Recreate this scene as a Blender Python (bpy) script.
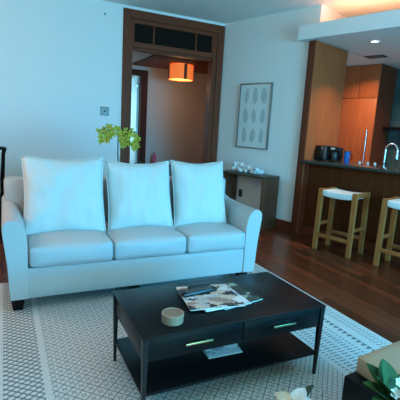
import bpy, bmesh, math, random
from mathutils import Matrix, Vector, noise
random.seed(7)
for o in list(bpy.data.objects): bpy.data.objects.remove(o)
SC = bpy.context.scene
COL = SC.collection
PI = math.pi
def lin(r, g, b):
    f = lambda c: (c/255/12.92 if c/255 <= .04045 else ((c/255+.055)/1.055)**2.4)
    return (f(r), f(g), f(b), 1)
# ------------------------------------------------------------------ camera, world, window and fill lights, exposure
cam_d = bpy.data.cameras.new('camera'); cam = bpy.data.objects.new('camera', cam_d); COL.objects.link(cam)
pit, rol, yaw = math.radians(10.22), math.radians(3.34), math.radians(26.32)
Zr = Matrix.Rotation(-yaw, 3, 'Z')
R0 = Vector((1, 0, 0)); Fw = Vector((0, math.cos(pit), -math.sin(pit))); U0 = Vector((0, math.sin(pit), math.cos(pit)))
Rt = math.cos(rol)*R0 + math.sin(rol)*U0; Up = -math.sin(rol)*R0 + math.cos(rol)*U0
Rt, Up, Fw = Zr @ Rt, Zr @ Up, Zr @ Fw
cam.matrix_world = Matrix(((Rt.x, Up.x, -Fw.x, 0), (Rt.y, Up.y, -Fw.y, 0), (Rt.z, Up.z, -Fw.z, 1.46), (0, 0, 0, 1)))
cam_d.sensor_width = 36; cam_d.lens = 36*400.6/400; cam_d.clip_start = .05
SC.camera = cam
w = bpy.data.worlds.new('world'); SC.world = w; w.use_nodes = True
w.node_tree.nodes['Background'].inputs[0].default_value = (.55, .8, 1, 1)
w.node_tree.nodes['Background'].inputs[1].default_value = .3
SC.view_settings.view_transform = 'Standard'; SC.view_settings.look = 'None'
SC.view_settings.gamma = 1; SC.view_settings.use_curve_mapping = False
SC.view_settings.exposure = 0.0
def area(name, loc, target, sx, sy, power, color, spread=PI):
    l = bpy.data.lights.new(name, 'AREA'); l.shape = 'RECTANGLE'; l.size = sx; l.size_y = sy
    l.energy = power; l.color = color; l.spread = spread
    o = bpy.data.objects.new(name, l); COL.objects.link(o); o.location = loc
    o.rotation_euler = (Vector(target)-Vector(loc)).to_track_quat('-Z', 'Y').to_euler()
    return o
def point(name, loc, power, color, radius=.1):
    l = bpy.data.lights.new(name, 'POINT'); l.energy = power; l.color = color; l.shadow_soft_size = radius
    o = bpy.data.objects.new(name, l); COL.objects.link(o); o.location = loc; return o
LW = {'blue_fill_right': (240, (.0, .51, 1)), 'sky_out': (690, (.0, .47, 1)), 'uplight': (46, (1, .90, .25)), 'ground': (50, (.50, 1, .38)), 'down': (4, (1, .78, .78)), 'pendant': (30, (1, .82, .58))}
area('blue_fill_right', (3.7, -1.2, 1.45), (1.3, 4.2, 1.2), 2.2, 1.6, *LW['blue_fill_right'])  # added blue fill floating inside the room, stands in for daylight from the right
area('sky_out', (4.5, -6.0, 1.8), (1.5, 4.2, 1.0), 9.0, 1.9, *LW['sky_out'])
area('added_uplight', (2.8, -2.3, 1.9), (2.6, 3.0, 3.6), 4.2, .6, *LW['uplight'])  # added yellowish uplight for ceiling and upper walls, not a window pane
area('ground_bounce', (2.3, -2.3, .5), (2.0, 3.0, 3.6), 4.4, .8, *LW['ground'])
area('ceiling_downlights', (.4, 1.9, 3.15), (.4, 1.9, 0), 2.2, 2.0, *LW['down'], math.radians(75))
point('dining_pendant', (-1.6, 4.1, 2.65), *LW['pendant'], .2)
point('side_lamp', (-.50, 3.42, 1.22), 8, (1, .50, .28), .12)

# ------------------------------------------------------------------ helpers
A = math.radians(16.98)
WALL = Matrix.Rotation(A, 4, 'Z')             # local x = into the kitchen, local y = along the picture wall, away
ID = Matrix.Identity(4)
def wl(v, s, z=0): return WALL @ Vector((v, s, z))
def box(bm, lo, hi, bev=0, seg=2, mi=0, M=None):
    r = bmesh.ops.create_cube(bm, size=1)['verts']
    c = [(a+b)/2 for a, b in zip(lo, hi)]; d = [abs(b-a) for a, b in zip(lo, hi)]
    bmesh.ops.transform(bm, verts=r, matrix=Matrix.Translation(c) @ Matrix.Diagonal((*d, 1)))
    fs = list({f for v in r for f in v.link_faces})
    if bev:
        es = list({e for v in r for e in v.link_edges})
        q = bmesh.ops.bevel(bm, geom=es, offset=bev, segments=seg, profile=.5, affect='EDGES')
        fs = list({f for f in fs if f.is_valid} | set(q['faces']))
    vs = list({v for f in fs for v in f.verts})
    for f in fs: f.material_index = mi
    if M: bmesh.ops.transform(bm, verts=vs, matrix=M)
    return vs
def cone(bm, p0, p1, r0, r1=None, seg=20, mi=0, cap=True):
    p0, p1 = Vector(p0), Vector(p1); r1 = r0 if r1 is None else r1
    d = p1-p0
    M = Matrix.Translation((p0+p1)/2) @ d.to_track_quat('Z', 'Y').to_matrix().to_4x4()
    r = bmesh.ops.create_cone(bm, cap_ends=cap, segments=seg, radius1=r0, radius2=r1, depth=d.length, matrix=M)['verts']
    for f in {f for v in r for f in v.link_faces}: f.material_index = mi
    return r
def sqleg(bm, p0, p1, a, b):                   # square tapering bar, half widths a (p0) to b (p1)
    vs = []
    for p, h in ((p0, a), (p1, b)):
        hx, hy = h if isinstance(h, tuple) else (h, h)
        vs.append([bm.verts.new((p[0]+sx*hx, p[1]+sy*hy, p[2])) for sx, sy in ((-1,-1),(1,-1),(1,1),(-1,1))])
    for i in range(4): bm.faces.new((vs[0][i], vs[0][(i+1) % 4], vs[1][(i+1) % 4], vs[1][i]))
    bm.faces.new(vs[0][::-1]); bm.faces.new(vs[1])
def lathe(bm, prof, c=(0, 0, 0), seg=28, mi=0):
    rings = []
    for r, z in prof:
        if r < 1e-6: rings.append([bm.verts.new((c[0], c[1], c[2]+z))])
        else: rings.append([bm.verts.new((c[0]+r*math.cos(2*PI*k/seg), c[1]+r*math.sin(2*PI*k/seg), c[2]+z)) for k in range(seg)])
    for a, b in zip(rings, rings[1:]):
        for k in range(seg):
            k2 = (k+1) % seg
            q = [a[k % len(a)], a[k2 % len(a)], b[k2 % len(b)], b[k % len(b)]]
            u = []
            for v in q:
                if v not in u: u.append(v)
            if len(u) > 2:
                f = bm.faces.new(u); f.material_index = mi
def tube(bm, pts, r, seg=10, mi=0):
    pts = [Vector(p) for p in pts]; rings = []
    rr = r if isinstance(r, (list, tuple)) else [r]*len(pts)
    n = None
    for i, p in enumerate(pts):
        t = (pts[min(i+1, len(pts)-1)]-pts[max(i-1, 0)]).normalized()
        if n is None: n = t.orthogonal().normalized()
        n = (n - t*n.dot(t)).normalized(); b = t.cross(n)
        rings.append([bm.verts.new(p+rr[i]*(math.cos(2*PI*k/seg)*n+math.sin(2*PI*k/seg)*b)) for k in range(seg)])
    for a, b in zip(rings, rings[1:]):
        for k in range(seg):
            f = bm.faces.new((a[k], a[(k+1) % seg], b[(k+1) % seg], b[k])); f.material_index = mi
    for q in (rings[0][::-1], rings[-1]): f = bm.faces.new(q); f.material_index = mi
def prism(bm, poly, p0, p1, axis='y', mi=0):   # poly in the two other axes, extruded from p0 to p1
    def P(a, b, t): return {'y': (a, t, b), 'x': (t, a, b), 'z': (a, b, t)}[axis]
    A_ = [bm.verts.new(P(a, b, p0)) for a, b in poly]; B_ = [bm.verts.new(P(a, b, p1)) for a, b in poly]
    n = len(poly); fs = [bm.faces.new(A_), bm.faces.new(B_[::-1])]
    for i in range(n): fs.append(bm.faces.new((A_[i], B_[i], B_[(i+1) % n], A_[(i+1) % n])))
    for f in fs: f.material_index = mi
def softbox(bm, lo, hi, r, bulge=(0, 0, 0), n=10, wob=0, M=None, mi=0):
    c = [(a+b)/2 for a, b in zip(lo, hi)]; h = [(b-a)/2 for a, b in zip(lo, hi)]
    t = bmesh.new(); bmesh.ops.create_cube(t, size=2)
    bmesh.ops.subdivide_edges(t, edges=t.edges[:], cuts=n, use_grid_fill=True)
    for v in t.verts:
        p = v.co.copy(); q = []
        # finer spacing near the borders
        for k in range(3):
            a = abs(p[k]); s = 1 if p[k] >= 0 else -1
            inner = 1-2/(n+1)
            q.append(s*((a/inner)*(h[k]-r) if a <= inner else (h[k]-r)+(a-inner)/(1-inner)*r))
        inn = Vector([max(-(h[k]-r), min(h[k]-r, q[k])) for k in range(3)])
        d = Vector(q)-inn
        if d.length > 1e-9: d = d.normalized()*r
        w_ = inn+d
        uu = [max(-1, min(1, w_[k]/h[k])) for k in range(3)]
        for k in range(3):
            i, j = (k+1) % 3, (k+2) % 3
            w_[k] += bulge[k]*uu[k]*(1-uu[i]**2)*(1-uu[j]**2)
        if wob: w_ += Vector([wob*noise.noise(Vector((w_.x*5+k*7+c[0]*3, w_.y*5, w_.z*7))) for k in range(3)])
        v.co = w_+Vector(c)
    if M: bmesh.ops.transform(t, verts=t.verts[:], matrix=M)
    for f in t.faces: f.material_index = mi
    me = bpy.data.meshes.new('tmp'); t.to_mesh(me); t.free(); bm.from_mesh(me); bpy.data.meshes.remove(me)
def B(): return bmesh.new()
MATS = {}
MW = {}
def thing(name, label, cat, loc=(0, 0, 0), rz=0, group=None):
    o = bpy.data.objects.new(name, None); COL.objects.link(o); o.empty_display_size = .1
    o.location = loc; o.rotation_euler = (0, 0, rz); o['label'] = label; o['category'] = cat
    if group: o['group'] = group
    MW[o] = Matrix.Translation(loc) @ Matrix.Rotation(rz, 4, 'Z')
    return o
def obj(name, bm, mat, parent=None, frame=None, smooth=True, label=None, angle=.6):
    """links bm as ONE mesh object; bm is in world space (or in `frame`), stored relative to its parent / own base"""
    if frame is not None: bm.transform(frame)
    bmesh.ops.recalc_face_normals(bm, faces=bm.faces[:])
    if parent is not None:
        bm.transform(MW[parent].inverted()); base = Vector((0, 0, 0))
    else:
        xs = [v.co for v in bm.verts]
        base = Vector([(min(v[k] for v in xs)+max(v[k] for v in xs))/2 for k in range(2)]+[min(v[2] for v in xs)])
        bm.transform(Matrix.Translation(-base))
    for f in bm.faces: f.smooth = smooth
    if smooth:
        for e in bm.edges:
            if len(e.link_faces) == 2 and e.calc_face_angle(0) > angle: e.smooth = False
    me = bpy.data.meshes.new(name); bm.to_mesh(me); bm.free()
    for m in (mat if isinstance(mat, (list, tuple)) else [mat]): me.materials.append(m)
    o = bpy.data.objects.new(name, me); COL.objects.link(o); o.location = base
    MW[o] = Matrix.Translation(base)
    if parent is not None:
        o.parent = parent; MW[o] = MW[parent]
    if label: o['label'] = label
    return o
def tag(o, label, cat, group=None):
    o['label'] = label; o['category'] = cat
    if group: o['group'] = group
    return o
def struct(name, bm, mat, frame=None, smooth=False, parent=None):
    o = obj(name, bm, mat, parent, frame, smooth)
    if parent is None: o['kind'] = 'structure'
    return o
def dup(root, loc, label, group=None):
    r = root.copy(); COL.objects.link(r); r.location = loc; r['label'] = label
    if group: r['group'] = group
    for ch in list(root.children):
        c = ch.copy(); COL.objects.link(c); c.parent = r
        for g in list(ch.children):
            d = g.copy(); COL.objects.link(d); d.parent = c
    return r
# ------------------------------------------------------------------ node helpers and materials
class S:
    def __init__(s, nt, sock): s.nt, s.s = nt, sock
    def m(s, op, *a):
        n = s.nt.nodes.new('ShaderNodeMath'); n.operation = op
        for i, x in enumerate((s,)+a):
            if isinstance(x, S): s.nt.links.new(x.s, n.inputs[i])
            else: n.inputs[i].default_value = x
        return S(s.nt, n.outputs[0])
    def __add__(s, o): return s.m('ADD', o)
    def __sub__(s, o): return s.m('SUBTRACT', o)
    def __mul__(s, o): return s.m('MULTIPLY', o)
    def lt(s, o): return s.m('LESS_THAN', o)
    def gt(s, o): return s.m('GREATER_THAN', o)
    def fr(s): return s.m('FRACT')
    def ab(s): return s.m('ABSOLUTE')
    def mx(s, o): return s.m('MAXIMUM', o)
def newmat(name, color=(.8, .8, .8, 1), rough=.5, metal=0, spec=.5, emit=None, es=0, trans=0, coat=0):
    m = bpy.data.materials.new(name); m.use_nodes = True
    b = m.node_tree.nodes['Principled BSDF']
    b.inputs['Base Color'].default_value = color; b.inputs['Roughness'].default_value = rough
    b.inputs['Metallic'].default_value = metal; b.inputs['Specular IOR Level'].default_value = spec
    if emit: b.inputs['Emission Color'].default_value = emit; b.inputs['Emission Strength'].default_value = es
    if trans: b.inputs['Transmission Weight'].default_value = trans
    if coat: b.inputs['Coat Weight'].default_value = coat
    return m
def coords(m):
    nt = m.node_tree; tc = nt.nodes.new('ShaderNodeTexCoord'); return nt, tc.outputs['Object'], nt.nodes['Principled BSDF']
def mapped(nt, sock, scale=(1, 1, 1), rot=(0, 0, 0)):
    n = nt.nodes.new('ShaderNodeMapping'); n.inputs['Scale'].default_value = scale; n.inputs['Rotation'].default_value = rot
    nt.links.new(sock, n.inputs['Vector']); return n.outputs[0]
def noisy(nt, vec, scale, detail=4, rough=.55):
    n = nt.nodes.new('ShaderNodeTexNoise'); n.inputs['Scale'].default_value = scale; n.inputs['Detail'].default_value = detail
    n.inputs['Roughness'].default_value = rough
    nt.links.new(vec, n.inputs['Vector']); return n.outputs[0]
def ramp(nt, fac, stops):
    n = nt.nodes.new('ShaderNodeValToRGB'); e = n.color_ramp.elements
    while len(e) < len(stops): e.new(.5)
    for x, (p, c) in zip(e, stops): x.position = p; x.color = c
    nt.links.new(fac, n.inputs[0]); return n.outputs[0]
def bump(nt, b, h, strength=.2, dist=.01):
    n = nt.nodes.new('ShaderNodeBump'); n.inputs['Strength'].default_value = strength; n.inputs['Distance'].default_value = dist
    nt.links.new(h, n.inputs['Height']); nt.links.new(n.outputs[0], b.inputs['Normal'])
def speckled(name, c, rough=.6, amt=.06, scale=30, bs=.1, stretch=(1, 1, 1), **k):
    m = newmat(name, c, rough, **k); nt, co, b = coords(m)
    f = noisy(nt, mapped(nt, co, stretch), scale)
    d = tuple(x*(1-amt) for x in c[:3])+(1,); l = tuple(min(1, x*(1+amt)) for x in c[:3])+(1,)
    nt.links.new(ramp(nt, f, [(.3, d), (.7, l)]), b.inputs['Base Color'])
    if bs: bump(nt, b, f, bs, .004)
    return m
def wood(name, dark, light, axis='z', rough=.35, scale=6, **k):
    m = newmat(name, light, rough, **k); nt, co, b = coords(m)
    st = {'z': (9, 9, .5), 'x': (.5, 9, 9), 'y': (9, .5, 9)}[axis]
    f = noisy(nt, mapped(nt, co, st), scale, 5, .6)
    nt.links.new(ramp(nt, f, [(.3, dark), (.7, light)]), b.inputs['Base Color'])
    bump(nt, b, f, .06, .002)
    return m
WHITEWALL = speckled('painted_wall', (.85, .85, .84, 1), .75, .015, 60, .05)
CEIL = speckled('painted_ceiling', (.84, .87, .84, 1), .8, .015, 50, .04)
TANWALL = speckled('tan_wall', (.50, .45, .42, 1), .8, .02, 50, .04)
CHERRY = wood('cherry_veneer', (.36, .078, .024, 1), (.50, .122, .038, 1), 'z', .45, spec=.3)
CHERRYDK = wood('dark_cherry_veneer', (.12, .026, .011, 1), (.18, .040, .016, 1), 'z', .5, spec=.2)
CASING = wood('brown_casing', (.13, .030, .012, 1), (.21, .050, .020, 1), 'z', .5, spec=.15)
CASINGX = wood('brown_casing_across', (.13, .030, .012, 1), (.21, .050, .020, 1), 'x', .5, spec=.15)
WALNUT = wood('walnut', (.085, .030, .014, 1), (.15, .055, .026, 1), 'z', .5)
OAK = wood('oak', (.36, .115, .030, 1), (.48, .16, .045, 1), 'z', .6, spec=.15)
BLACKWOOD = wood('black_lacquer', (.0045, .005, .006, 1), (.007, .008, .009, 1), 'x', .32, spec=.2)
BLACKMETAL = newmat('black_metal', (.008, .008, .009, 1), .35)
BLACKPL = newmat('black_plastic', (.010, .010, .011, 1), .3)
GREYPL = newmat('grey_plastic', (.12, .12, .13, 1), .4)
DARKGRILL = newmat('dark_grille', (.012, .008, .007, 1), .7, spec=.1)
GOLD = newmat('brass', (.85, .68, .36, 1), .28, metal=1)
STEEL = newmat('brushed_steel', (.72, .72, .72, 1), .25, metal=1)
CHROME = newmat('chrome', (.85, .85, .87, 1), .12, metal=1)
LEATHER = speckled('white_leather', (.51, .515, .52, 1), .5, .015, 90, .08)
LINEN = speckled('white_linen', (.65, .66, .65, 1), .85, .02, 160, .12, stretch=(1, 1, 3))
STOOLWHITE = speckled('white_woven_seat', (.80, .81, .80, 1), .7, .03, 120, .1)
COUNTER = speckled('dark_green_stone', (.030, .040, .034, 1), .18, .5, 60, 0)
TEALTILE = None
BEIGE = speckled('beige_fabric', (.46, .31, .20, 1), .85, .04, 150, .15)
TAUPE = speckled('taupe_metal', (.36, .25, .17, 1), .45, .04, 60, 0)
LIDBROWN = speckled('brown_lid', (.26, .17, .12, 1), .5, .1, 60, 0)
WHITEP = newmat('white_paint', (.8, .8, .8, 1), .4)
PAPER = newmat('white_paper', (.78, .78, .76, 1), .6)
LEAF = speckled('green_leaf', (.030, .085, .022, 1), .6, .3, 25, .1, spec=.2)
LEAFDK = speckled('dark_leaf', (.012, .035, .018, 1), .4, .2, 25, .1)
FLOWER = speckled('green_petal', (.52, .45, .04, 1), .6, .25, 40, 0)
LIP = newmat('ochre_lip', (.40, .22, .03, 1), .6)
PETALW = speckled('white_petal', (.80, .82, .82, 1), .6, .04, 40, 0)
PETALB = speckled('beige_petal', (.60, .47, .34, 1), .6, .08, 40, 0)
STEMG = newmat('green_stem', (.05, .08, .03, 1), .6)
SOIL = newmat('soil', (.03, .02, .015, 1), .9)
MATBOARD = newmat('mat_board', (.76, .80, .79, 1), .6)
PRINTINK = speckled('leaf_print_ink', (.50, .56, .56, 1), .7, .12, 50, 0)
FRAMESILVER = newmat('silver_frame', (.30, .30, .29, 1), .35, metal=.8)
CORAL = speckled('white_ceramic', (.82, .83, .84, 1), .4, .03, 40, 0)
DARKHOLE = newmat('dark_hollow', (.03, .03, .04, 1), .7)
BLUE = newmat('blue_glaze', (.03, .16, .50, 1), .25)
PINK = newmat('pink_glass', (.55, .05, .14, 1), .3)
LAMPSH = newmat('orange_lampshade', (.8, .25, .05, 1), .8, emit=(1, .17, .03, 1), es=.75)
BULB = newmat('downlight_lens', (1, 1, 1, 1), .4, emit=(1, .93, .82, 1), es=6)
CREAMCHAIR = speckled('cream_upholstery', (.5, .44, .36, 1), .8, .04, 100, .1)
def floor_mat():
    m = newmat('plank_floor', rough=.25, spec=.32); nt, co, b = coords(m)
    br = nt.nodes.new('ShaderNodeTexBrick'); nt.links.new(mapped(nt, co, (1, 1, 1), (0, 0, PI/2)), br.inputs['Vector'])
    br.inputs['Color1'].default_value = (.095, .019, .008, 1); br.inputs['Color2'].default_value = (.20, .046, .019, 1)
    br.inputs['Mortar'].default_value = (.03, .012, .008, 1); br.inputs['Scale'].default_value = 1
    br.inputs['Mortar Size'].default_value = .0015; br.inputs['Brick Width'].default_value = .9; br.inputs['Row Height'].default_value = .095
    br.offset = .37; br.inputs['Bias'].default_value = 0
    f = noisy(nt, mapped(nt, co, (14, .8, 1)), 4, 5)
    mx = nt.nodes.new('ShaderNodeMix'); mx.data_type = 'RGBA'; mx.blend_type = 'MULTIPLY'; mx.inputs[0].default_value = .7
    nt.links.new(br.outputs['Color'], mx.inputs[6]); nt.links.new(ramp(nt, f, [(.25, (.6, .6, .6, 1)), (.75, (1.25, 1.2, 1.15, 1))]), mx.inputs[7])
    nt.links.new(mx.outputs[2], b.inputs['Base Color'])
    return m
RUGX0, RUGX1, RUGY0, RUGY1 = -.22, 2.49, .15, 3.75
def rug_mat():
    m = newmat('woven_rug', rough=.95, spec=.1); nt, co, b = coords(m)
    sp = nt.nodes.new('ShaderNodeSeparateXYZ'); nt.links.new(co, sp.inputs[0])
    cx = (RUGX0+RUGX1)/2; cy = (RUGY0+RUGY1)/2
    x = S(nt, sp.outputs[0])+cx; y = S(nt, sp.outputs[1])+cy
    def lattice(k, lw, ax=1.0):
        p = (x*ax+y)*k; q = (x*ax-y)*k
        return ((p.fr()-.5).ab().gt(.5-lw)).mx((q.fr()-.5).ab().gt(.5-lw)), p, q
    # centre: diamonds with a small flower in each
    L, p, q = lattice(1/.088, .055)
    a = p.fr()-.5; c = q.fr()-.5
    r = (a*a+c*c).m('SQRT'); th = a.m('ARCTAN2', c)
    pet = r.lt((th*4).m('COSINE')*.09+.21)*r.gt(.07)
    centre = (L*.75).mx(pet*.60)
    # left border: black crosshatch
    X1, _, _ = lattice(1/.044, .12, .8)
    # right borders: slanted dashes, triangles, dashes
    ty = (y*(1/.045)).fr()-.5
    d1 = ((y*(1/.032)+x*18).fr()-.5).ab().lt(.16)*((x*(1/.05)).fr()-.5).ab().lt(.36)
    tri = ty.ab().lt((((x-2.235)*(1/.05)).m('MODULO', 1))*.45)
    d2 = ((y*(1/.03)).fr()-.5).ab().lt(.20)*((x*(1/.075)+.2).fr()-.5).ab().lt(.36)
    fine, _, _ = lattice(1/.04, .11)
    def band(lo, hi): return x.gt(lo)*x.lt(hi)
    tot = band(-.04, .165)*X1*.9
    tot = tot.mx(band(.20, 1.62)*centre).mx(band(2.345, 2.465)*d1*.75).mx(band(2.235, 2.285)*tri*.85)
    tot = tot.mx(band(1.90, 2.195)*d2*.65).mx(band(1.62, 1.86)*fine*.55)
    nz = noisy(nt, co, 220, 2)
    wv = noisy(nt, co, 7, 3)
    base = ramp(nt, nz, [(.3, (.57, .56, .55, 1)), (.7, (.73, .72, .71, 1))])
    mx = nt.nodes.new('ShaderNodeMix'); mx.data_type = 'RGBA'
    nt.links.new((tot*(S(nt, nz)*.5+.7)).m('MINIMUM', 1).s, mx.inputs[0]); nt.links.new(base, mx.inputs[6]); mx.inputs[7].default_value = (.055, .058, .065, 1)
    nt.links.new(mx.outputs[2], b.inputs['Base Color']); bump(nt, b, nz, .3, .004)
    return m
def cover_mat(name, seed, cols):
    m = newmat(name, rough=.25); nt, co, b = coords(m)
    v = nt.nodes.new('ShaderNodeTexVoronoi'); v.inputs['Scale'].default_value = 16
    mp = mapped(nt, co, (1, 1.7, 1)); nt.nodes[-1].inputs['Location'].default_value = (seed, seed*2, 0)
    n2 = nt.nodes.new('ShaderNodeMix'); n2.data_type = 'RGBA'; n2.inputs[0].default_value = .12
    nn = nt.nodes.new('ShaderNodeTexNoise'); nn.inputs['Scale'].default_value = 22; nt.links.new(mp, nn.inputs['Vector'])
    nt.links.new(mp, n2.inputs[6]); nt.links.new(nn.outputs[1], n2.inputs[7]); nt.links.new(n2.outputs[2], v.inputs['Vector'])
    bw = nt.nodes.new('ShaderNodeRGBToBW'); nt.links.new(v.outputs['Color'], bw.inputs[0])
    r = nt.nodes.new('ShaderNodeValToRGB'); r.color_ramp.interpolation = 'CONSTANT'; e = r.color_ramp.elements
    while len(e) < len(cols): e.new(.5)
    for i, c in enumerate(cols): e[i].position = i/len(cols)*.7+.1 if i else 0; e[i].color = c
    nt.links.new(bw.outputs[0], r.inputs[0]); nt.links.new(r.outputs[0], b.inputs['Base Color'])
    return m
def tile_mat():
    m = newmat('teal_tile', rough=.15); nt, co, b = coords(m)
    br = nt.nodes.new('ShaderNodeTexBrick'); nt.links.new(mapped(nt, co, (1, 1, 1), (PI/2, 0, PI/2)), br.inputs['Vector'])
    br.inputs['Color1'].default_value = (.045, .085, .088, 1); br.inputs['Color2'].default_value = (.07, .12, .12, 1)
    br.inputs['Mortar'].default_value = (.03, .05, .05, 1); br.inputs['Scale'].default_value = 1
    br.inputs['Brick Width'].default_value = .3; br.inputs['Row Height'].default_value = .06; br.inputs['Mortar Size'].default_value = .003
    nt.links.new(br.outputs[0], b.inputs['Base Color']); return m
TEALTILE = tile_mat()

# ------------------------------------------------------------------ setting
H = 3.2; VW = 5.09; YW = 6.308; SO = 2.73
CX, CY = 3.396, 6.308
b = B(); box(b, (-3, -3, -.1), (9, 9.9, 0)); fl = struct('floor', b, floor_mat())
b = B(); box(b, (-3, -3, H), (9, 6.46, H+.1)); struct('ceiling', b, CEIL)
# back wall with the tall doorway
DX0, DX1, DTOP = 1.66, 3.39, 3.155
b = B(); box(b, (-3, YW, 0), (DX0, YW+.15, H)); box(b, (DX0, YW, DTOP), (CX+.2, YW+.15, H)); struct('wall_back', b, WHITEWALL)
b = B(); box(b, (-3.1, -3, 0), (-3, 9.9, H)); struct('wall_left', b, WHITEWALL)
# picture wall, from the corner to the column
b = B(); box(b, (VW, 3.32, 0), (VW+.2, 5.041, H)); box(b, (VW, 3.22, SO+.09), (VW+.2, 3.32, H)); struct('wall_right', b, WHITEWALL, WALL)
b = B(); box(b, (VW-.015, 3.325, 0), (VW, 5.03, .135), .004); struct('baseboard_right', b, CASINGX, WALL)
b = B(); box(b, (-3, YW-.015, 0), (DX0, YW, .135), .004); struct('baseboard_back', b, CASINGX)
# rear wall with its wide window, and the wall that closes the room behind the camera
b = B(); box(b, (-3, -2.7, 0), (0, -2.55, H)); box(b, (4.65, -2.7, 0), (9, -2.55, H)); box(b, (0, -2.7, 2.3), (4.65, -2.55, H)); box(b, (0, -2.7, 0), (4.65, -2.55, .25))
struct('wall_front', b, WHITEWALL)
b = B()
for x in (0, 1.53, 3.07, 4.6): box(b, (x, -2.66, .25), (x+.05, -2.6, 2.3))
for z in (.25, 2.25): box(b, (0, -2.66, z), (4.65, -2.6, z+.05))
struct('window_1', b, CASINGX)
b = B(); box(b, (VW+2.75, -2.0, 0), (VW+2.95, 4.6, H)); struct('wall_kitchen', b, TEALTILE, WALL)
b = B(); box(b, (VW, -2.1, 0), (VW+2.95, -2.0, H)); box(b, (VW+.3, -5, 0), (VW+.4, -2.0, H)); struct('wall_side', b, WHITEWALL, WALL)
b = B(); box(b, (VW+.2, 4.45, 0), (VW+2.95, 4.55, H)); struct('wall_kitchen_end', b, WHITEWALL, WALL)
# dropped soffit over bar and kitchen, its lip hides the cove light
b = B(); box(b, (4.97, -2.0, SO), (VW+2.75, 3.215, SO+.06)); box(b, (VW+.2, 3.2, SO), (VW+2.75, 4.45, SO+.06))
box(b, (4.92, -2.0, SO), (4.97, 3.44, SO+.19)); box(b, (4.97, 3.2, SO), (VW-.001, 3.44, SO+.19))
struct('trim_1', b, WHITEWALL, WALL)
b = B(); box(b, (VW+.2, 3.24, SO+.06), (VW+2.75, 3.32, H)); struct('wall_cove', b, WHITEWALL, WALL)
# doorway casing with the air grille in the transom
b = B()
for x0, x1 in ((DX0, 1.76), (3.27, DX1)): box(b, (x0, YW-.03, 0), (x1, YW+.16, DTOP), .006)
for x0, x1 in ((1.76, 1.815), (3.20, 3.27)): box(b, (x0, YW-.012, 0), (x1, YW+.16, 3.03), .006)
dc = struct('trim_2', b, CASING)
b = B(); box(b, (1.76, YW-.03, 3.03), (3.27, YW+.16, DTOP), .006)
box(b, (1.815, YW-.012, 2.62), (3.20, YW+.16, 2.70), .006); box(b, (1.815, YW-.012, 2.965), (3.20, YW+.16, 3.03), .006)
box(b, (1.815, YW+.02, 2.58), (3.20, YW+.16, 2.66), .004)
struct('trim_3', b, CASINGX)
b = B(); box(b, (1.815, YW+.03, 2.70), (3.20, YW+.16, 2.965)); 
gr = thing('air_grille', 'dark slatted air grille set in the wood transom above the doorway', 'vent', (2.5, YW, 2.70))
obj('backing', b, DARKGRILL, gr, smooth=False)
for x in (1.83, 2.15, 2.88, 3.185): b = B(); box(b, (x-.012, YW-.004, 2.70), (x+.012, YW+.03, 2.965)); obj('divider', b, CASING, gr, smooth=False)
b = B()
for k in range(15): box(b, (1.82, YW+.008, 2.708+k*.0175), (3.195, YW+.026, 2.714+k*.0175))
obj('slats', b, newmat('slat_brown', (.030, .013, .008, 1), .7, spec=.1), gr, smooth=False)
# hall beyond the doorway
HZ = 2.65; HY = 8.25
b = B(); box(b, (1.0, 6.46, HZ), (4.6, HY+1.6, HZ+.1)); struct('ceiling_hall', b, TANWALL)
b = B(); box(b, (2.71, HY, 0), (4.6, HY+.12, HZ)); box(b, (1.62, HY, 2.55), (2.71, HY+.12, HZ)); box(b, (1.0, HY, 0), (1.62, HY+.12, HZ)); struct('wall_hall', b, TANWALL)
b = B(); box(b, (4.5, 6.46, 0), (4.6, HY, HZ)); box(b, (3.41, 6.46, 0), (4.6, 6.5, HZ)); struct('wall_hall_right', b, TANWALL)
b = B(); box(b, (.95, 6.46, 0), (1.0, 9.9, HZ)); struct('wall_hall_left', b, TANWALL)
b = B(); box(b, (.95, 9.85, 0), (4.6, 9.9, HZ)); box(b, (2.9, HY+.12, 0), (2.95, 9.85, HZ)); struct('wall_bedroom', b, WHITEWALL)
b = B()
box(b, (2.57, HY-.03, 0), (2.71, HY+.13, 2.55), .006); box(b, (1.62, HY-.03, 0), (1.76, HY+.13, 2.55), .006); box(b, (1.76, HY-.03, 2.44), (2.57, HY+.13, 2.55), .006)
d1 = struct('door_1', b, newmat('dark_red_brown', (.07, .018, .010, 1), .6, spec=.1))
b = B(); box(b, (2.52, HY+.10, .01), (2.56, HY+.9, 2.43), .003); obj('door_leaf', b, WHITEP, d1)
for z in (.4, 1.3, 2.2): b = B(); box(b, (2.512, HY+.085, z), (2.535, HY+.10, z+.10), .002); obj('hinge', b, STEEL, d1)
area('bedroom_daylight', (1.5, 9.0, 1.6), (2.2, 8.9, 1.3), 1.0, 1.6, 30, (.35, .8, 1))
# coffer panel on the hall ceiling
b = B(); box(b, (2.36, 6.85, HZ-.035), (4.15, 8.15, HZ), .004); box(b, (2.48, 6.97, HZ-.045), (4.03, 8.03, HZ-.03), .004)
struct('trim_4', b, CASINGX)

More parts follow.
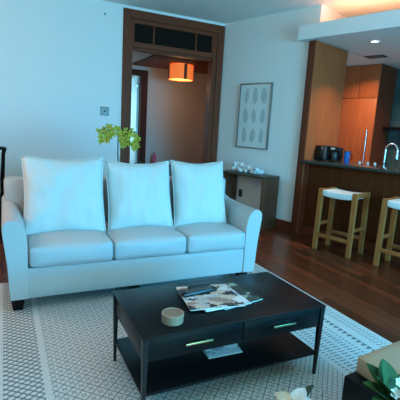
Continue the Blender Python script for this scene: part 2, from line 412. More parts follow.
# ------------------------------------------------------------------ wood column, bar, kitchen
b = B(); box(b, (5.04, 3.222, 0), (5.09, 3.318, SO), .003); box(b, (5.09, 3.222, 0), (5.95, 3.3185, SO)); 
cl = thing('wood_column', 'tall cherry wood column panel between the picture wall and the bar', 'column', wl(5.5, 3.27), A)
b = B(); box(b, (5.055, 3.222, 0), (5.95, 3.318, SO-.002), .003); obj('panel', b, CHERRY, cl, WALL)
b = B(); box(b, (5.035, 3.224, 0), (5.054, 3.324, SO-.002), .003); obj('edge_trim', b, CHERRYDK, cl, WALL)
bar = thing('breakfast_bar', 'long cherry wood breakfast bar with a dark stone counter', 'bar', wl(5.3, 1.4), A)
b = B(); box(b, (5.09, -1.2, .0), (5.55, 3.22, 1.05), .003); obj('body', b, wood('bar_veneer', (.080, .020, .006, 1), (.13, .034, .010, 1), 'z', .6, spec=.08), bar, WALL)
for s in (2.05, .85, -.3): b = B(); box(b, (5.082, s-.006, .12), (5.0895, s+.006, 1.05)); obj('panel_batten', b, CHERRYDK, bar, WALL)
b = B(); box(b, (5.075, 3.15, .0), (5.0895, 3.22, 1.05)); obj('end_batten', b, CHERRYDK, bar, WALL)
b = B(); box(b, (5.078, -1.2, 0), (5.0895, 3.15, .12), .003); obj('plinth', b, CHERRYDK, bar, WALL)
b = B(); box(b, (4.95, -1.25, 1.05), (5.62, 3.2205, 1.09), .006); obj('countertop', b, COUNTER, bar, WALL)
sk = thing('sink_cabinet', 'lower kitchen sink unit behind the breakfast bar', 'cabinet', wl(5.9, 1.4), A)
b = B(); box(b, (5.63, -1.2, 0), (6.2, 3.2, .87)); obj('body', b, CHERRY, sk, WALL)
b = B(); box(b, (5.625, -1.2, .87), (6.23, 3.2, .91), .004); obj('countertop', b, COUNTER, sk, WALL)
# tall cabinet wall
tc = thing('tall_cabinet', 'tall cherry wood built-in cabinet wall with a long bar handle', 'cabinet', wl(7.5, 3.8), A)
b = B(); box(b, (7.18, 3.222, 0), (7.83, 4.44, SO-.002)); obj('body', b, CHERRYDK, tc, WALL)
for s0, s1, z0, z1, n in ((3.585, 3.95, 2.155, 2.72, 'upper_door'), (3.225, 3.575, 2.155, 2.72, 'upper_door'), (3.225, 3.95, .1, 2.145, 'tall_door'), (3.96, 4.43, .1, 2.72, 'tall_door')):
    b = B(); box(b, (7.156, s0, z0), (7.179, s1, z1), .002); dr = obj(n, b, CHERRY, tc, WALL)
    if z0 < 1 and s0 < 3.5:
        b = B(); cone(b, (7.12, 3.32, 1.0), (7.12, 3.32, 1.60), .009)
        for z in (1.03, 1.57): cone(b, (7.12, 3.32, z), (7.157, 3.32, z), .006)
        obj('bar_handle', b, STEEL, dr, WALL, label='brushed steel bar handle')
b = B(); box(b, (7.2, -1.9, 0), (7.83, 3.2, .87)); kb = thing('kitchen_base_unit', 'low cherry cabinets along the kitchen back wall', 'cabinet', wl(7.5, .6), A)
obj('body', b, CHERRY, kb, WALL); b = B(); box(b, (7.18, -1.9, .87), (7.835, 3.215, .91), .004); obj('countertop', b, COUNTER, kb, WALL)
b = B(); box(b, (7.5, 2.0, 1.62), (7.839, 3.2, 1.67), .004); tag(obj('wall_shelf', b, BLACKWOOD, None, WALL), 'dark floating shelf on the teal tiled kitchen wall', 'shelf')
# things on the bar
mo = thing('microwave_oven', 'black countertop oven against the wood column on the bar', 'oven', wl(5.45, 3.15, 1.0905), A)
b = B(); box(b, (5.30, 3.02, 1.10), (5.58, 3.205, 1.305), .01); obj('body', b, BLACKPL, mo, WALL)
b = B(); box(b, (5.285, 3.075, 1.115), (5.3, 3.20, 1.295), .004); obj('door', b, newmat('dark_glass', (.004, .006, .006, 1), .08), mo, WALL)
b = B(); box(b, (5.287, 3.025, 1.115), (5.3, 3.068, 1.295), .003); obj('control_panel', b, GREYPL, mo, WALL)
for dx in (5.32, 5.56):
    for s in (3.04, 3.18): b = B(); cone(b, (dx, s, 1.0905), (dx, s, 1.101), .012); obj('foot', b, BLACKPL, mo, WALL)
cm = thing('coffee_maker', 'small black coffee maker between the oven and the blue mug', 'coffee maker', wl(5.4, 2.93, 1.0905), A)
b = B(); box(b, (5.31, 2.88, 1.0905), (5.52, 2.985, 1.115), .006); box(b, (5.43, 2.88, 1.115), (5.52, 2.985, 1.29), .006); box(b, (5.31, 2.88, 1.245), (5.43, 2.985, 1.30), .008); obj('body', b, BLACKPL, cm, WALL)
b = B(); lathe(b, [(0, 0), (.036, 0), (.043, .04), (.04, .085), (.03, .11), (0, .11)], (5.37, 2.932, 1.1155)); obj('carafe', b, newmat('carafe_glass', (.05, .05, .06, 1), .05), cm, WALL)
b = B(); box(b, (5.305, 2.90, 1.26), (5.31, 2.965, 1.29)); obj('control_plate', b, STEEL, cm, WALL)
mg = thing('travel_mug', 'bright blue mug with a dark handle on the bar counter', 'mug', wl(5.4, 2.76, 1.0905), A)
b = B(); lathe(b, [(0, 0), (.034, 0), (.038, .01), (.042, .14), (.044, .15), (.036, .15), (.034, .02), (0, .02)], (5.40, 2.76, 1.0905)); obj('cup', b, BLUE, mg, WALL)
b = B(); tube(b, [(5.40, 2.72, 1.22), (5.40, 2.69, 1.215), (5.40, 2.68, 1.18), (5.40, 2.69, 1.14), (5.40, 2.722, 1.125)], .007); obj('handle', b, BLACKPL, mg, WALL)
b = B(); lathe(b, [(0, .15), (.044, .15), (.044, .165), (.02, .17), (0, .17)], (5.40, 2.76, 1.0905)); obj('lid', b, BLACKPL, mg, WALL)
for i, (s, lab) in enumerate(((2.62, 'tiny white pot on the bar, nearest the blue mug'), (2.50, 'tiny white pot on the bar, middle of three'), (2.40, 'tiny white pot on the bar, nearest the tap'))):
    k = thing('salt_pot', lab, 'pot', wl(5.52, s, 1.0905), A, 'tiny white pots on the bar')
    b = B(); lathe(b, [(0, 0), (.014, 0), (.017, .01), (.016, .028), (0, .028)], (5.52, s, 1.0905)); obj('jar', b, CORAL, k, WALL)
    b = B(); lathe(b, [(0, .028), (.014, .028), (.012, .036), (0, .039)], (5.52, s, 1.0905)); obj('lid', b, STEEL, k, WALL)
fa = thing('kitchen_tap', 'tall chrome gooseneck tap behind the bar', 'tap', wl(5.75, 2.37, .91), A)
b = B(); cone(b, (5.75, 2.375, .911), (5.75, 2.375, .96), .026, .022); obj('base', b, CHROME, fa, WALL)
pts = [(5.75, 2.375, .95), (5.75, 2.375, 1.20)]
for k in range(13):
    t = PI*k/12; pts.append((5.75, 2.295+.08*math.cos(t), 1.30+.09*math.sin(t)))
pts.append((5.75, 2.214, 1.26))
b = B(); tube(b, pts, .013, 14); obj('spout', b, CHROME, fa, WALL)
b = B(); cone(b, (5.75, 2.214, 1.27), (5.75, 2.213, 1.19), .017, .019); obj('spray_head', b, STEEL, fa, WALL)
b = B(); tube(b, [(5.75, 2.375, 1.02), (5.71, 2.375, 1.03), (5.68, 2.375, 1.06)], .008); obj('lever', b, CHROME, fa, WALL)
# soffit fittings
v_, s_ = 5.489, 2.606
dl = thing('recessed_downlight', 'round lit recessed downlight in the soffit over the bar', 'ceiling light', wl(v_, s_, SO-.012), A)
b = B(); lathe(b, [(.045, .0115), (.045, .002), (.062, 0), (.066, .011), (.045, .0115)], (v_, s_, SO-.012)); obj('trim_ring', b, WHITEP, dl, WALL)
b = B(); lathe(b, [(0, .004), (.044, .004), (.044, .008), (0, .008)], (v_, s_, SO-.012)); obj('lens', b, BULB, dl, WALL)
vt = thing('ceiling_vent', 'dark slotted air vent in the kitchen soffit', 'vent', wl(6.515, 3.05, SO-.012), A)
b = B(); box(b, (6.42, 2.90, SO-.008), (6.62, 3.2, SO-.001)); obj('backing', b, DARKGRILL, vt, WALL, False)
b = B()
for k in range(7): box(b, (6.43+k*.029, 2.91, SO-.012), (6.442+k*.029, 3.19, SO-.0085))
obj('slats', b, newmat('vent_grey', (.12, .12, .11, 1), .5), vt, WALL, False)
area('downlight_glow', wl(v_, s_, SO-.02), wl(v_, s_, 0), .08, .08, 9, (1, .86, .68), math.radians(100))
for v, s_d in ((6.5, 3.3), (6.5, 2.2), (6.3, .8)):
    area('kitchen_downlight', wl(v, s_d, SO-.02), wl(v+.35, s_d, 0), .12, .12, 14, (1, .70, .44), math.radians(125))
# cove strip light behind the soffit lip
for s in (2.0, -.2):
    a_ = area('cove_strip', wl(5.25, s, SO+.12), wl(5.5, s, 4), .2, 2.1, 12, (1, .42, .20)); a_.rotation_euler.rotate_axis('Z', 0)
    a_.matrix_world = WALL @ Matrix.Translation((5.25, s, SO+.12)) @ Matrix.Rotation(PI, 4, 'X')

# ------------------------------------------------------------------ things on the walls
pf = thing('framed_picture', 'tall silver framed print of nine grey leaves on the right wall', 'picture', wl(5.07, 4.237, 1.175), A)
s0, s1, z0, z1 = 3.915, 4.562, 1.178, 2.20
b = B()
box(b, (5.052, s0, z0), (5.088, s0+.018, z1), .002); box(b, (5.052, s1-.018, z0), (5.088, s1, z1), .002)
box(b, (5.052, s0+.018, z0), (5.088, s1-.018, z0+.018), .002); box(b, (5.052, s0+.018, z1-.018), (5.088, s1-.018, z1), .002)
obj('frame', b, FRAMESILVER, pf, WALL)
b = B(); box(b, (5.066, s0+.018, z0+.018), (5.086, s1-.018, z1-.018))
rr = random.Random(3)
for i in range(3):
    for j in range(3):
        cs = s0+.145+i*.178; cz = z0+.20+j*.31; hl = .125+rr.random()*.02; hw = (.040, .055, .047)[(i+2*j) % 3]; tl = rr.uniform(-.15, .15)
        n = 15; L_, R_ = [], []
        for k in range(n):
            t = k/(n-1); wdt = hw*math.sin(PI*t)**.8*(1+.12*math.sin(t*40)) + .002
            if t < .12: wdt = .003
            z = -hl+2*hl*t
            for sg, arr in ((-1, L_), (1, R_)):
                ss, zz = sg*wdt, z
                arr.append(b.verts.new((5.0652, cs+ss*math.cos(tl)-zz*math.sin(tl), cz+zz*math.cos(tl)+ss*math.sin(tl))))
        for k in range(n-1):
            f = b.faces.new((L_[k], L_[k+1], R_[k+1], R_[k])); f.material_index = 1
obj('print', b, [MATBOARD, PRINTINK], pf, WALL, False)
th = thing('thermostat', 'square grey steel control plate on the blue wall beside the doorway', 'thermostat', (1.40, 6.30, 1.555))
b = B(); box(b, (1.335, 6.298, 1.558), (1.468, 6.307, 1.692), .004); obj('plate', b, newmat('steel_plate', (.26, .27, .27, 1), .4, metal=.6), th)
b = B(); box(b, (1.368, 6.290, 1.595), (1.435, 6.298, 1.66), .003); obj('display', b, newmat('pale_display', (.33, .38, .40, 1), .2), th)
b = B(); box(b, (1.385, 6.288, 1.61), (1.415, 6.2899, 1.64), .0005); obj('dial', b, BLACKPL, th)
b = B(); lathe(b, [(0, 0), (.016, 0), (.016, .012), (.008, .02), (0, .021)]); tag(obj('ceiling_sensor', b, newmat('pale_grey_plastic', (.35, .35, .34, 1), .5), None, Matrix.Translation((1.386, 6.307, 3.022)) @ Matrix.Rotation(PI/2, 4, 'X')), 'tiny grey round sensor high on the wall left of the doorway', 'sensor')
ou = thing('wall_outlet', 'dark wall socket plate seen through the walnut console', 'socket', wl(5.085, 4.413, .35), A)
b = B(); box(b, (5.082, 4.375, .35), (5.0895, 4.45, .475), .003); obj('plate', b, BLACKPL, ou, WALL)
for z in (.385, .44): b = B(); box(b, (5.079, 4.395, z-.016), (5.0819, 4.43, z+.016), .001); obj('socket_face', b, GREYPL, ou, WALL)
# hall lamp
lx, ly = 3.06, 7.32
lp = thing('hall_lamp', 'glowing orange drum ceiling lamp in the hall', 'lamp', (lx, ly, 2.33))
b = B(); lathe(b, [(.232, 0), (.236, .01), (.236, .26), (.232, .268), (.226, .262), (.226, .008), (.232, 0)], (lx, ly, 2.33), 40); obj('lamp_shade', b, LAMPSH, lp)
b = B(); lathe(b, [(0, .012), (.225, .012), (.225, .018), (0, .018)], (lx, ly, 2.33), 40); obj('diffuser', b, newmat('amber_diffuser', (.9, .5, .2, 1), .6, emit=(1, .42, .12, 1), es=1.6), lp)
for k in range(4):
    b = B(); a = -PI/2-.035+k*PI/2; c, s = math.cos(a), math.sin(a)
    box(b, (-.006, -.028, .0), (.006, .028, .275), .002, M=Matrix.Translation((lx+.242*c, ly+.242*s, 2.326)) @ Matrix.Rotation(a, 4, 'Z'))
    obj('strap', b, CASING, lp)
b = B(); cone(b, (lx, ly, 2.58), (lx, ly, 2.606), .06); obj('ceiling_mount', b, CASING, lp)
point('hall_lamp_glow', (lx, ly, 2.22), 8, (1, .50, .22), .15)
point('hall_lamp_glow', (lx, ly, 2.46), 4, (1, .45, .18), .1)
ht = thing('hall_table', 'slim dark table against the far hall wall', 'table', (3.0, 8.1, 0))
b = B(); box(b, (2.75, 7.98, .60), (3.5, 8.22, .63), .003); obj('table_top', b, CASINGX, ht)
for x in (2.78, 3.47):
    for y in (8.0, 8.2): b = B(); sqleg(b, (x, y, 0), (x, y, .5999), .015, .02); obj('leg', b, CASING, ht)
b = B(); lathe(b, [(0, 0), (.032, 0), (.038, .03), (.036, .18), (.012, .22), (.012, .27), (.016, .275), (0, .275)], (2.87, 8.1, .6305)); tag(obj('pink_bottle', b, PINK), 'small pink bottle in the hall just above the sofa cushions', 'bottle')

# ------------------------------------------------------------------ console with its white ornament
cn = thing('console_table', 'dark walnut open console table under the leaf picture', 'console table', wl(4.88, 4.08), A)
b = B(); box(b, (4.69, 3.63, .765), (5.068, 4.53, .80), .003); obj('table_top', b, wood('walnut_across', (.045, .028, .016, 1), (.085, .055, .032, 1), 'y', .4), cn, WALL)
for s in (3.63, 4.49): b = B(); box(b, (4.69, s, 0), (5.068, s+.04, .7645), .003); obj('side_panel', b, WALNUT, cn, WALL)
sc = thing('coral_ornament', 'white knobbly ceramic ornament with dark hollows on the console', 'ornament', wl(4.86, 4.1, .8005), A)
rr = random.Random(5); b = B(); hl_ = []
for k in range(46):
    s = 3.86+.52*(k % 23)/22+rr.uniform(-.015, .015); r = rr.uniform(.028, .044)
    z = .80+r+(.055 if k >= 23 else 0)*rr.uniform(.6, 1.15)*(1.25 if s > 4.22 else .8); v = 4.86+rr.uniform(-.05, .05)
    bmesh.ops.create_icosphere(b, subdivisions=2, radius=r, matrix=Matrix.Translation((v, s, z)))
    if k % 4 == 0: hl_.append(Matrix.Translation((v-r-.003, s, z+.004)) @ Matrix.Rotation(PI/2, 4, 'Y'))
for v in b.verts: v.co.z = max(v.co.z, .801)
obj('body', b, CORAL, sc, WALL); 
for M in hl_: hb = B(); lathe(hb, [(0, 0), (.011, 0), (.011, .012), (0, .012)], (0, 0, 0), 10); obj('hollow', hb, DARKHOLE, sc, WALL @ M)

# ------------------------------------------------------------------ rug
b = B(); box(b, (RUGX0, RUGY0, .0005), (RUGX1, RUGY1, .008)); rg = obj('area_rug', b, rug_mat(), None, smooth=False)
tag(rg, 'pale woven area rug with dark diamond and border patterns under the sofa and coffee table', 'rug')
FZ = .0085
# ------------------------------------------------------------------ sofa
SOFA = Matrix.Translation((0, -.072, .024)) @ Matrix.Diagonal((.978, 1, 1, 1))
so = thing('sofa', 'long white leather three seat sofa with sloped arms on the rug', 'sofa', (1.08, 3.53, 0))
b = B(); softbox(b, (.135, 3.20, .075), (2.10, 4.0, .318), .012, n=6); obj('base', b, LEATHER, so, SOFA)
def arm(flip):
    pr = [(.012, .075), (-.004, .35), (-.034, .60), (-.034, .655), (-.012, .685), (.03, .698), (.065, .69), (.10, .665), (.125, .62), (.139, .555), (.143, .48), (.143, .075)]
    b = B(); ys = [3.192, 3.2, 3.22, 3.5, 3.8, 3.99, 4.0]; ins = [.012, .003, 0, 0, 0, .004, .012]; rings = []
    cx, cz = .065, .4
    for y, i in zip(ys, ins):
        r = []
        for x, z in pr:
            X = x+(cx-x)*i*4; Z = z+(cz-z)*i*1.2
            Z += max(0, (z-.4)/.3)*max(0, y-3.75)*.32
            if flip: X = 2.24-X
            r.append(b.verts.new((X, y, Z)))
        rings.append(r)
    n = len(pr)
    for p, q in zip(rings, rings[1:]):
        for k in range(n): b.faces.new((p[k], p[(k+1) % n], q[(k+1) % n], q[k]))
    b.faces.new(rings[0]); b.faces.new(rings[-1][::-1])
    return b
obj('arm', arm(False), LEATHER, so, SOFA, angle=.9); obj('arm', arm(True), LEATHER, so, SOFA, angle=.9)
b = B(); softbox(b, (-.012, 3.83, .2), (2.22, 4.02, .915), .035, (0, .01, 0), n=8); obj('back', b, LEATHER, so, SOFA)
for x0, x1 in ((.146, .80), (.804, 1.468), (1.472, 2.096)):
    b = B(); softbox(b, (x0, 3.165, .322), (x1, 3.86, .495), .04, (.004, .015, .03), n=12, wob=.006); obj('seat_cushion', b, LEATHER, so, SOFA)
for x, y in ((.064, 3.182), (1.0, 3.25), (2.07, 3.182), (.064, 3.86), (2.07, 3.86)):
    b = B(); sqleg(b, (x, y, FZ), (x, y, .0985), .034, .048); obj('leg', b, BLACKWOOD, so)
def pillow(w_, h, t, seed, n=30):
    bm = B(); rows = {}
    for sd in (1, -1):
        for i in range(n+1):
            for j in range(n+1):
                u, v = -1+2*i/n, -1+2*j/n
                edge = i in (0, n) or j in (0, n)
                if edge and sd < 0: rows[(sd, i, j)] = rows[(1, i, j)]; continue
                k = (1-abs(u)**3.2)*(1-abs(v)**3.2)
                th = t/2*max(0, k)**.62
                x = w_/2*u*(1-.035*(1-v*v)**2); z = h/2*v*(1-.055*(1-u*u)**2)+.006*noise.noise(Vector((u*2.5+seed*3, v*.5, seed)))*(v > .4)
                e_ = 1+.025*(u*u*v*v)**5; x *= e_; z *= e_
                z -= .012*(1-u*u)*(v > 0)*v
                nn = noise.noise(Vector((u*2.2+seed, v*2.2, sd*3+seed)))*.022+noise.noise(Vector((u*5+seed, v*2.2, sd)))*.009
                y = -sd*(th+ (nn if not edge else 0)*min(1, k*3)) - .012*(1-v)*0
                rows[(sd, i, j)] = bm.verts.new((x, y, z))
    for sd in (1, -1):
        for i in range(n):
            for j in range(n):
                q = [rows[(sd, i, j)], rows[(sd, i+1, j)], rows[(sd, i+1, j+1)], rows[(sd, i, j+1)]]
                bm.faces.new(q if sd > 0 else q[::-1])
    pts = [rows[(1, i, 0)].co.copy() for i in range(n)]+[rows[(1, n, j)].co.copy() for j in range(n)]+[rows[(1, i, n)].co.copy() for i in range(n, 0, -1)]+[rows[(1, 0, j)].co.copy() for j in range(n, -1, -1)]
    return bm, pts
for i, (cx, w_, h, top, rot, lab) in enumerate((
    (.468, .675, .665, 1.135, .010, 'large white back cushion at the left end of the sofa, by the dark chair'),
    (1.146, .622, .635, 1.10, -.008, 'white back cushion in the middle of the sofa, below the orchid'),
    (1.772, .578, .645, 1.10, .008, 'white back cushion at the right end of the sofa, near the console'))):
    cu = thing('back_cushion', lab, 'cushion', (cx*.978, 3.53, .52), 0, 'white sofa back cushions')
    bm, pts = pillow(w_, h, .215, i*5.3+1)
    M = SOFA @ Matrix.Translation((cx, 3.60, .487+h*.475)) @ Matrix.Rotation(-math.radians(16), 4, 'X') @ Matrix.Rotation(rot, 4, 'Y')
    pb = B(); tube(pb, pts, .0045, 6)
    obj('cover', bm, LINEN, cu, M, angle=2); obj('piping', pb, LINEN, cu, M)

# ------------------------------------------------------------------ coffee table and what lies on it
TX0, TX1, TY0, TY1 = .565, 1.702, 1.664, 2.259
ct = thing('coffee_table', 'low black coffee table with two drawers and a lower shelf on the rug', 'table', ((TX0+TX1)/2, (TY0+TY1)/2, 0))
b = B(); box(b, (TX0, TY0, .45), (TX1, TY1, .462), .002); obj('table_top', b, BLACKWOOD, ct)
b = B(); box(b, (TX0+.012, TY0+.022, .328), (TX1-.012, TY1-.008, .4495), .002); obj('drawer_case', b, BLACKWOOD, ct)
b = B(); box(b, (TX0+.012, TY0+.02, .135), (TX1-.012, TY1-.012, .15), .002); obj('shelf', b, BLACKWOOD, ct)
for x0, x1 in ((TX0+.036, 1.130), (1.136, TX1-.036)):
    b = B(); box(b, (x0, TY0+.008, .331), (x1, TY0+.0215, .447), .002); d = obj('drawer', b, BLACKWOOD, ct)
    m_ = (x0+x1)/2 + (0 if x0 < 1 else .0); b = B()
    box(b, (m_-.076, TY0-.012, .386), (m_+.076, TY0-.004, .397), .002)
    for q in (-.05, .05): cone(b, (m_+q, TY0-.005, .391), (m_+q, TY0+.009, .391), .004)
    obj('bar_handle', b, GOLD, d, label='thin brass bar handle')
for x, y in ((TX0+.018, TY0+.017), (TX1-.018, TY0+.017), (TX0+.018, TY1-.018), (TX1-.018, TY1-.018)):
    b = B(); sqleg(b, (x, y, FZ), (x, y, .4498), .0075, .0155); obj('leg', b, BLACKMETAL, ct)
tz = .4625
def quadpage(name, cen, w_, h, z, t, rot, mats, label, cat, group=None, flop=0):
    k = thing(name, label, cat, (*cen, z), rot, group); M = MW[k]
    b = B(); n = 10; 
    for i in range(n): pass
    box(b, (-w_/2, -h/2, 0), (w_/2, h/2, t-.0016), .0006)
    obj('pages', b, PAPER, k, M, False)
    b = B(); box(b, (-w_/2-.001, -h/2-.001, t-.0015), (w_/2+.001, h/2+.001, t), 0); obj('cover', b, mats, k, M, False)
    return k
sk_ = lin
C1 = cover_mat('photo_cover', 1.3, [lin(225, 225, 225), lin(190, 185, 180), lin(165, 140, 125), lin(215, 215, 220), lin(60, 50, 48), lin(215, 190, 170)])
C2 = cover_mat('dark_photo_cover', 4.1, [lin(40, 50, 45), lin(90, 105, 90), lin(20, 25, 25), lin(150, 160, 150), lin(60, 70, 55)])
C3 = cover_mat('pale_photo_cover', 7.7, [lin(200, 205, 210), lin(230, 230, 230), lin(150, 160, 170)])
quadpage('magazine', (1.21, 1.975), .29, .29, tz, .007, math.radians(10), C2, 'dark covered magazine sticking out to the right under the others', 'magazine', 'magazines on the coffee table')
quadpage('magazine', (1.115, 1.955), .30, .29, tz+.0075, .007, math.radians(2), C3, 'pale magazine in the middle of the stack, mostly covered', 'magazine', 'magazines on the coffee table')
quadpage('magazine', (1.072, 1.966), .328, .316, tz+.015, .007, math.radians(-8), C1, 'magazine with a bright photo cover lying topmost, under the remote', 'magazine', 'magazines on the coffee table')
rm = thing('remote_control', 'black remote control lying on the topmost magazine', 'remote', (1.028, 2.02, tz+.0225), math.radians(8)); M = MW[rm]
b = B(); softbox(b, (-.12, -.026, 0), (.12, .026, .022), .008, n=4); obj('body', b, BLACKPL, rm, M)
b = B()
for i in range(8):
    for j in range(3): box(b, (-.09+i*.022, -.018+j*.014, .0215), (-.078+i*.022, -.009+j*.014, .0245), .001)
obj('buttons', b, GREYPL, rm, M)
rp = thing('eyeglass_case', 'dark narrow case lying behind the remote on the magazine', 'case', (1.06, 2.09, tz+.0225), math.radians(10)); M = MW[rp]
b = B(); softbox(b, (-.075, -.02, 0), (.075, .02, .02), .009, n=4); obj('body', b, BLACKPL, rp, M)
b = B(); box(b, (-.076, -.0205, .0095), (.076, .0205, .0105)); obj('seam', b, GREYPL, rp, M)
tn = thing('round_tin', 'round taupe tin with a brown lid on the left front of the coffee table', 'tin', (.763, 1.782, tz))
b = B(); lathe(b, [(0, 0), (.053, 0), (.056, .003), (.057, .034), (.055, .036), (0, .036)], (.763, 1.782, tz), 40); obj('body', b, TAUPE, tn)
b = B(); lathe(b, [(.0585, .036), (.0585, .049), (.055, .052), (.05, .0515), (.048, .047), (0, .0465)], (.763, 1.782, tz), 40); obj('lid', b, [TAUPE], tn)
b = B(); lathe(b, [(0, .0467), (.0478, .0467), (.0478, .049), (0, .049)], (.763, 1.782, tz), 40); obj('lid_inset', b, LIDBROWN, tn, label='brown lid inset')
bk = thing('folded_brochure', 'pale blue folded brochure on the lower shelf of the coffee table', 'brochure', (1.145, 1.89, .1505), math.radians(-2)); M = MW[bk]
b = B(); box(b, (-.112, -.045, 0), (.112, .045, .004)); obj('lower_page', b, PAPER, bk, M, False)
b = B(); prism(b, [(-.043, .0045), (-.043, .006), (.045, .028), (.045, .0262)], -.112, .108, 'x'); obj('upper_page', b, C3, bk, M, False)

# ------------------------------------------------------------------ bar stools
def stool(s, v):
    st = thing('bar_stool', 'oak bar stool with a white saddle seat, nearer the wood column', 'stool', wl(v, s), A, 'oak bar stools')
    ds, dv = .232, .165
    for a in (-1, 1):
        for c in (-1, 1):
            b = B(); sqleg(b, (v+c*dv, s+a*ds, 0), (v+c*(dv-.012), s+a*(ds-.006), .79), .024, .027); obj('leg', b, OAK, st, WALL)
    for a in (-1, 1):
        b = B(); box(b, (v-dv+.03, s+a*(ds-.006)-.018, .735), (v+dv-.03, s+a*(ds-.006)+.018, .785), .003); obj('end_rail', b, OAK, st, WALL)
        b = B(); box(b, (v-dv+.018, s+a*ds-.013, .31), (v+dv-.018, s+a*ds+.013, .35), .003); obj('stretcher', b, OAK, st, WALL)
    b = B(); box(b, (v-dv-.013, s-ds+.02, .17), (v-dv+.013, s+ds-.02, .215), .003); obj('stretcher', b, OAK, st, WALL)
    b = B(); box(b, (v+dv-.013, s-ds+.02, .17), (v+dv+.013, s+ds-.02, .215), .003); fr = obj('foot_rail', b, OAK, st, WALL)
    b = B(); box(b, (v+dv-.016, s-ds+.025, .2155), (v+dv+.016, s+ds-.025, .222)); obj('metal_plate', b, STEEL, fr, WALL, label='metal kick plate')
    b = B(); softbox(b, (v-dv-.012, s-ds+.028, .71), (v+dv+.012, s+ds-.028, .785), .018, n=10)
    for x in b.verts:
        t = (x.co.y-s)/ds; x.co.z -= .020*(1-t*t)
    obj('seat', b, STOOLWHITE, st, WALL)
    return st
st = stool(2.40, 4.745)
dup(st, wl(4.765, 1.60), 'oak bar stool with a white seat at the right edge, nearer the tap')

# ------------------------------------------------------------------ orchid behind the sofa
OX, OY = 1.19, 4.42
ps = thing('plant_stand', 'slim dark pedestal stand behind the sofa', 'stand', (OX, OY, 0))
b = B(); lathe(b, [(0, 0), (.15, 0), (.15, .02), (.03, .04), (.025, .70), (0, .70)], (OX, OY, 0)); obj('pedestal', b, CASING, ps)
b = B(); lathe(b, [(0, .70), (.14, .70), (.14, .725), (0, .725)], (OX, OY, 0)); obj('top', b, CASING, ps)
oc = thing('potted_orchid', 'orchid with yellow green flowers rising behind the sofa', 'plant', (OX, OY, .7255))
b = B(); lathe(b, [(0, 0), (.075, 0), (.10, .10), (.105, .20), (.098, .20), (.09, .18), (0, .18)], (OX, OY, .7255)); obj('pot', b, CORAL, oc)
def petal(bm, M, L, W, cup=.2, n=6, mi=0):
    rows = []
    for i in range(n+1):
        t = i/n; ww = W*math.sin(PI*min(1, t*.93+.05))**.7
        rows.append([bm.verts.new(M @ Vector((k*ww, L*t, cup*L*t*t+abs(k)*ww*.35))) for k in (-1, 0, 1)])
    for p, q in zip(rows, rows[1:]):
        for k in range(2):
            f = bm.faces.new((p[k], p[k+1], q[k+1], q[k])); f.material_index = mi
def leaf(bm, p, d, L, W, droop=.3, mi=0, n=10, up=(0, 0, 1)):
    d = Vector(d).normalized(); side = d.cross(Vector(up)).normalized(); up_ = side.cross(d).normalized(); rows = []
    for i in range(n+1):
        t = i/n; c = Vector(p)+d*L*t+up_*(-droop*L*t*t); ww = W*max(.02, math.sin(PI*(t*.97+.03))**.75)
        rows.append([bm.verts.new(c+side*ww*k+up_*(abs(k)*ww*.28)) for k in (-1, -.5, 0, .5, 1)])
    for a, q in zip(rows, rows[1:]):
        for k in range(4):
            f = bm.faces.new((a[k], a[k+1], q[k+1], q[k])); f.material_index = mi
def solid(bm, t=.0015):
    bmesh.ops.recalc_face_normals(bm, faces=bm.faces[:]); bmesh.ops.solidify(bm, geom=bm.faces[:], thickness=t)
for d, L in (((-.8, -.3, .62), .25), ((.8, -.2, .55), .25), ((.6, .6, .5), .18), ((-.6, .6, .5), .18), ((.25, -.9, .3), .16)):
    b = B(); leaf(b, (OX-.02, OY, .93), d, L*1.12, .032, .15); solid(b); obj('leaf', b, LEAFDK, oc)
stems = [[(OX-.03, OY, .90), (OX-.055, OY, 1.10), (OX-.055, OY, 1.30), (OX-.08, OY-.01, 1.395), (OX-.13, OY-.02, 1.40), (OX-.20, OY-.03, 1.35)],
         [(OX+.01, OY, .90), (OX+.0, OY, 1.15), (OX+.01, OY, 1.31), (OX+.05, OY-.01, 1.375), (OX+.12, OY-.02, 1.375), (OX+.185, OY-.02, 1.31)]]
for s in stems: b = B(); tube(b, s, .007, 8); obj('stem', b, STEMG, oc)
rr = random.Random(11)
spots = [(-.22, 1.30), (-.19, 1.345), (-.15, 1.31), (-.18, 1.39), (-.11, 1.37), (-.24, 1.365), (-.13, 1.415), (-.08, 1.395), (-.16, 1.27), (-.21, 1.25), (-.09, 1.34), (-.16, 1.36), (-.03, 1.39),
         (.01, 1.35), (.0, 1.29), (.035, 1.24), (.06, 1.31), (.05, 1.38), (.09, 1.35), (.02, 1.22), (.08, 1.27), (-.02, 1.33), (.11, 1.38), (.15, 1.33), (.165, 1.27), (.18, 1.22), (.14, 1.24), (.19, 1.30), (.16, 1.19)]
spots = [(dx-.03, z+.0) for dx, z in spots]
for dx, z in spots + [(dx+rr.uniform(-.03, .03), z+rr.uniform(-.035, .03)) for dx, z in spots[::2]]:
    b = B(); c = Vector((OX+dx, OY-.03+rr.uniform(-.03, .03), z))
    face = Vector((rr.uniform(-.5, .3), -1, rr.uniform(-.4, .3))).to_track_quat('Z', 'Y').to_matrix().to_4x4()
    for k in range(5): petal(b, Matrix.Translation(c) @ face @ Matrix.Rotation(k*2*PI/5+rr.random(), 4, 'Z'), .040, .0115, .35)
    bmesh.ops.create_icosphere(b, subdivisions=1, radius=.011, matrix=Matrix.Translation(c+face.to_3x3() @ Vector((0, 0, .008))))
    for f in b.faces:
        if len(f.verts) == 3: f.material_index = 1
    obj('flower', b, [FLOWER, LIP], oc)

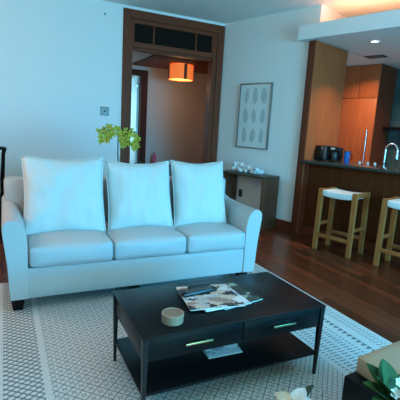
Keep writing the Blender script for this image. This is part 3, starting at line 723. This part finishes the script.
# ------------------------------------------------------------------ dining chair at the left edge
dcx, dcy = -.28, 5.25
dn = thing('dining_chair', 'dark framed dining chair with cream back at the left edge', 'chair', (dcx, dcy, 0))
b = B(); box(b, (dcx-.23, dcy-.23, .40), (dcx+.23, dcy+.23, .45), .01); obj('seat_frame', b, BLACKWOOD, dn)
b = B(); softbox(b, (dcx-.22, dcy-.22, .45), (dcx+.22, dcy+.2, .50), .02, (0, 0, .015), n=6); obj('seat', b, CREAMCHAIR, dn)
for sx in (-1, 1):
    b = B(); tube(b, [(dcx+sx*.235, dcy-.20, .0), (dcx+sx*.235, dcy-.22, .40), (dcx+sx*.255, dcy-.24, .75), (dcx+sx*.27, dcy-.27, 1.05), (dcx+sx*.285, dcy-.30, 1.115)], [.018, .024, .022, .02, .024], 10); obj('back_post', b, BLACKWOOD, dn)
    b = B(); sqleg(b, (dcx+sx*.21, dcy+.21, 0), (dcx+sx*.21, dcy+.21, .40), .015, .022); obj('leg', b, BLACKWOOD, dn)
b = B(); softbox(b, (dcx-.235, dcy-.285, .60), (dcx+.235, dcy-.225, 1.07), .02, n=6); obj('backrest', b, CREAMCHAIR, dn)
b = B(); tube(b, [(dcx-.285, dcy-.30, 1.11), (dcx, dcy-.33, 1.125), (dcx+.285, dcy-.30, 1.11)], .02, 10); obj('top_rail', b, BLACKWOOD, dn)

# ------------------------------------------------------------------ foreground bench, plant, flowers
bn = thing('low_bench', 'low black bench with a beige seat cushion in the right foreground', 'bench', (1.75, .85, 0))
Rb = Matrix.Translation((1.40, 1.207, 0)) @ Matrix.Rotation(math.radians(6), 4, 'Z') @ Matrix.Translation((-1.40, -1.207, 0))
b = B(); box(b, (1.40, .50, .06), (2.2, 1.207, .362), .006); obj('base', b, BLACKWOOD, bn, Rb)
for x in (1.45, 2.15):
    for y in (.55, 1.16): b = B(); sqleg(b, (x, y, FZ), (x, y, .06), .02, .02); obj('foot', b, BLACKMETAL, bn, Rb)
b = B(); softbox(b, (1.465, .96, .3625), (2.15, 1.20, .447), .014, (0, 0, .004), n=8); obj('seat_cushion', b, BEIGE, bn, Rb, label='beige seat cushion')
pp = thing('leafy_plant', 'green broad leaved plant with white blossoms in the right foreground on the black bench', 'plant', (1.395, .945, .3625))
PX, PY = 1.395, .945
b = B(); lathe(b, [(0, 0), (.035, 0), (.045, .045), (.04, .045), (.035, .035), (0, .035)], (PX, PY, .3635)); obj('pot', b, BLACKPL, pp)
lv = [((-.55, .35, .55), .13), ((-.2, .75, .95), .15), ((.25, .6, .9), .15), ((-.9, -.05, .35), .12), ((-.75, -.4, .2), .12), ((.7, .2, .6), .14), ((.5, -.5, .5), .12), ((-.2, -.7, .45), .12), ((.0, .35, 1.2), .15), ((-.45, .15, .95), .13)]
for d, L in lv:
    b = B(); leaf(b, (PX, PY, .405), d, L*1.12, L*.31, .18); solid(b); obj('leaf', b, LEAF, pp)
rr = random.Random(2)
for c in ((PX-.025, PY-.02, .468), (PX+.0, PY-.045, .47), (PX+.025, PY-.0, .49)):
    b = B()
    for k in range(6):
        M = Matrix.Translation(c) @ Vector((-.6, -.7, .7)).to_track_quat('Z', 'Y').to_matrix().to_4x4() @ Matrix.Rotation(k*PI/3, 4, 'Z'); petal(b, M, .022, .009, .6)
    solid(b, .0008); obj('blossom', b, PETALW, pp)
fx, fy = 1.03, 1.115
fv = thing('flower_vase', 'white and beige artificial flowers with a dark green leaf at the bottom edge', 'flowers', (fx, fy, 0))
b = B(); lathe(b, [(0, FZ), (.06, FZ), (.07, .10), (.05, .24), (.03, .30), (.035, .32), (.03, .32), (0, .30)], (fx, fy, 0)); obj('vase', b, CORAL, fv)
for d in ((-.6, .3, .9), (.4, -.1, 1)):
    b = B(); tube(b, [(fx, fy, .30), (fx+d[0]*.05, fy+d[1]*.05, .30+d[2]*.06)], .004, 6); obj('stem', b, STEMG, fv)
b = B()
for q in ((-.8, .2, .25), (-.9, -.4, .1), (-.2, .6, .3), (-.5, -.7, .2)): leaf(b, (fx-.01, fy, .375), q, .085, .035, .35)
solid(b); obj('beige_petals', b, PETALB, fv, label='beige petals')
b = B()
for q in ((.45, .1, .75), (.3, -.5, .6), (.6, -.3, .35)): leaf(b, (fx+.005, fy, .365), q, .085, .034, .2)
solid(b); obj('white_petals', b, PETALW, fv, label='white petals')
b = B(); leaf(b, (fx+.02, fy+.02, .35), (.75, -.05, .80), .12, .022, .1); solid(b); obj('leaf', b, LEAFDK, fv)
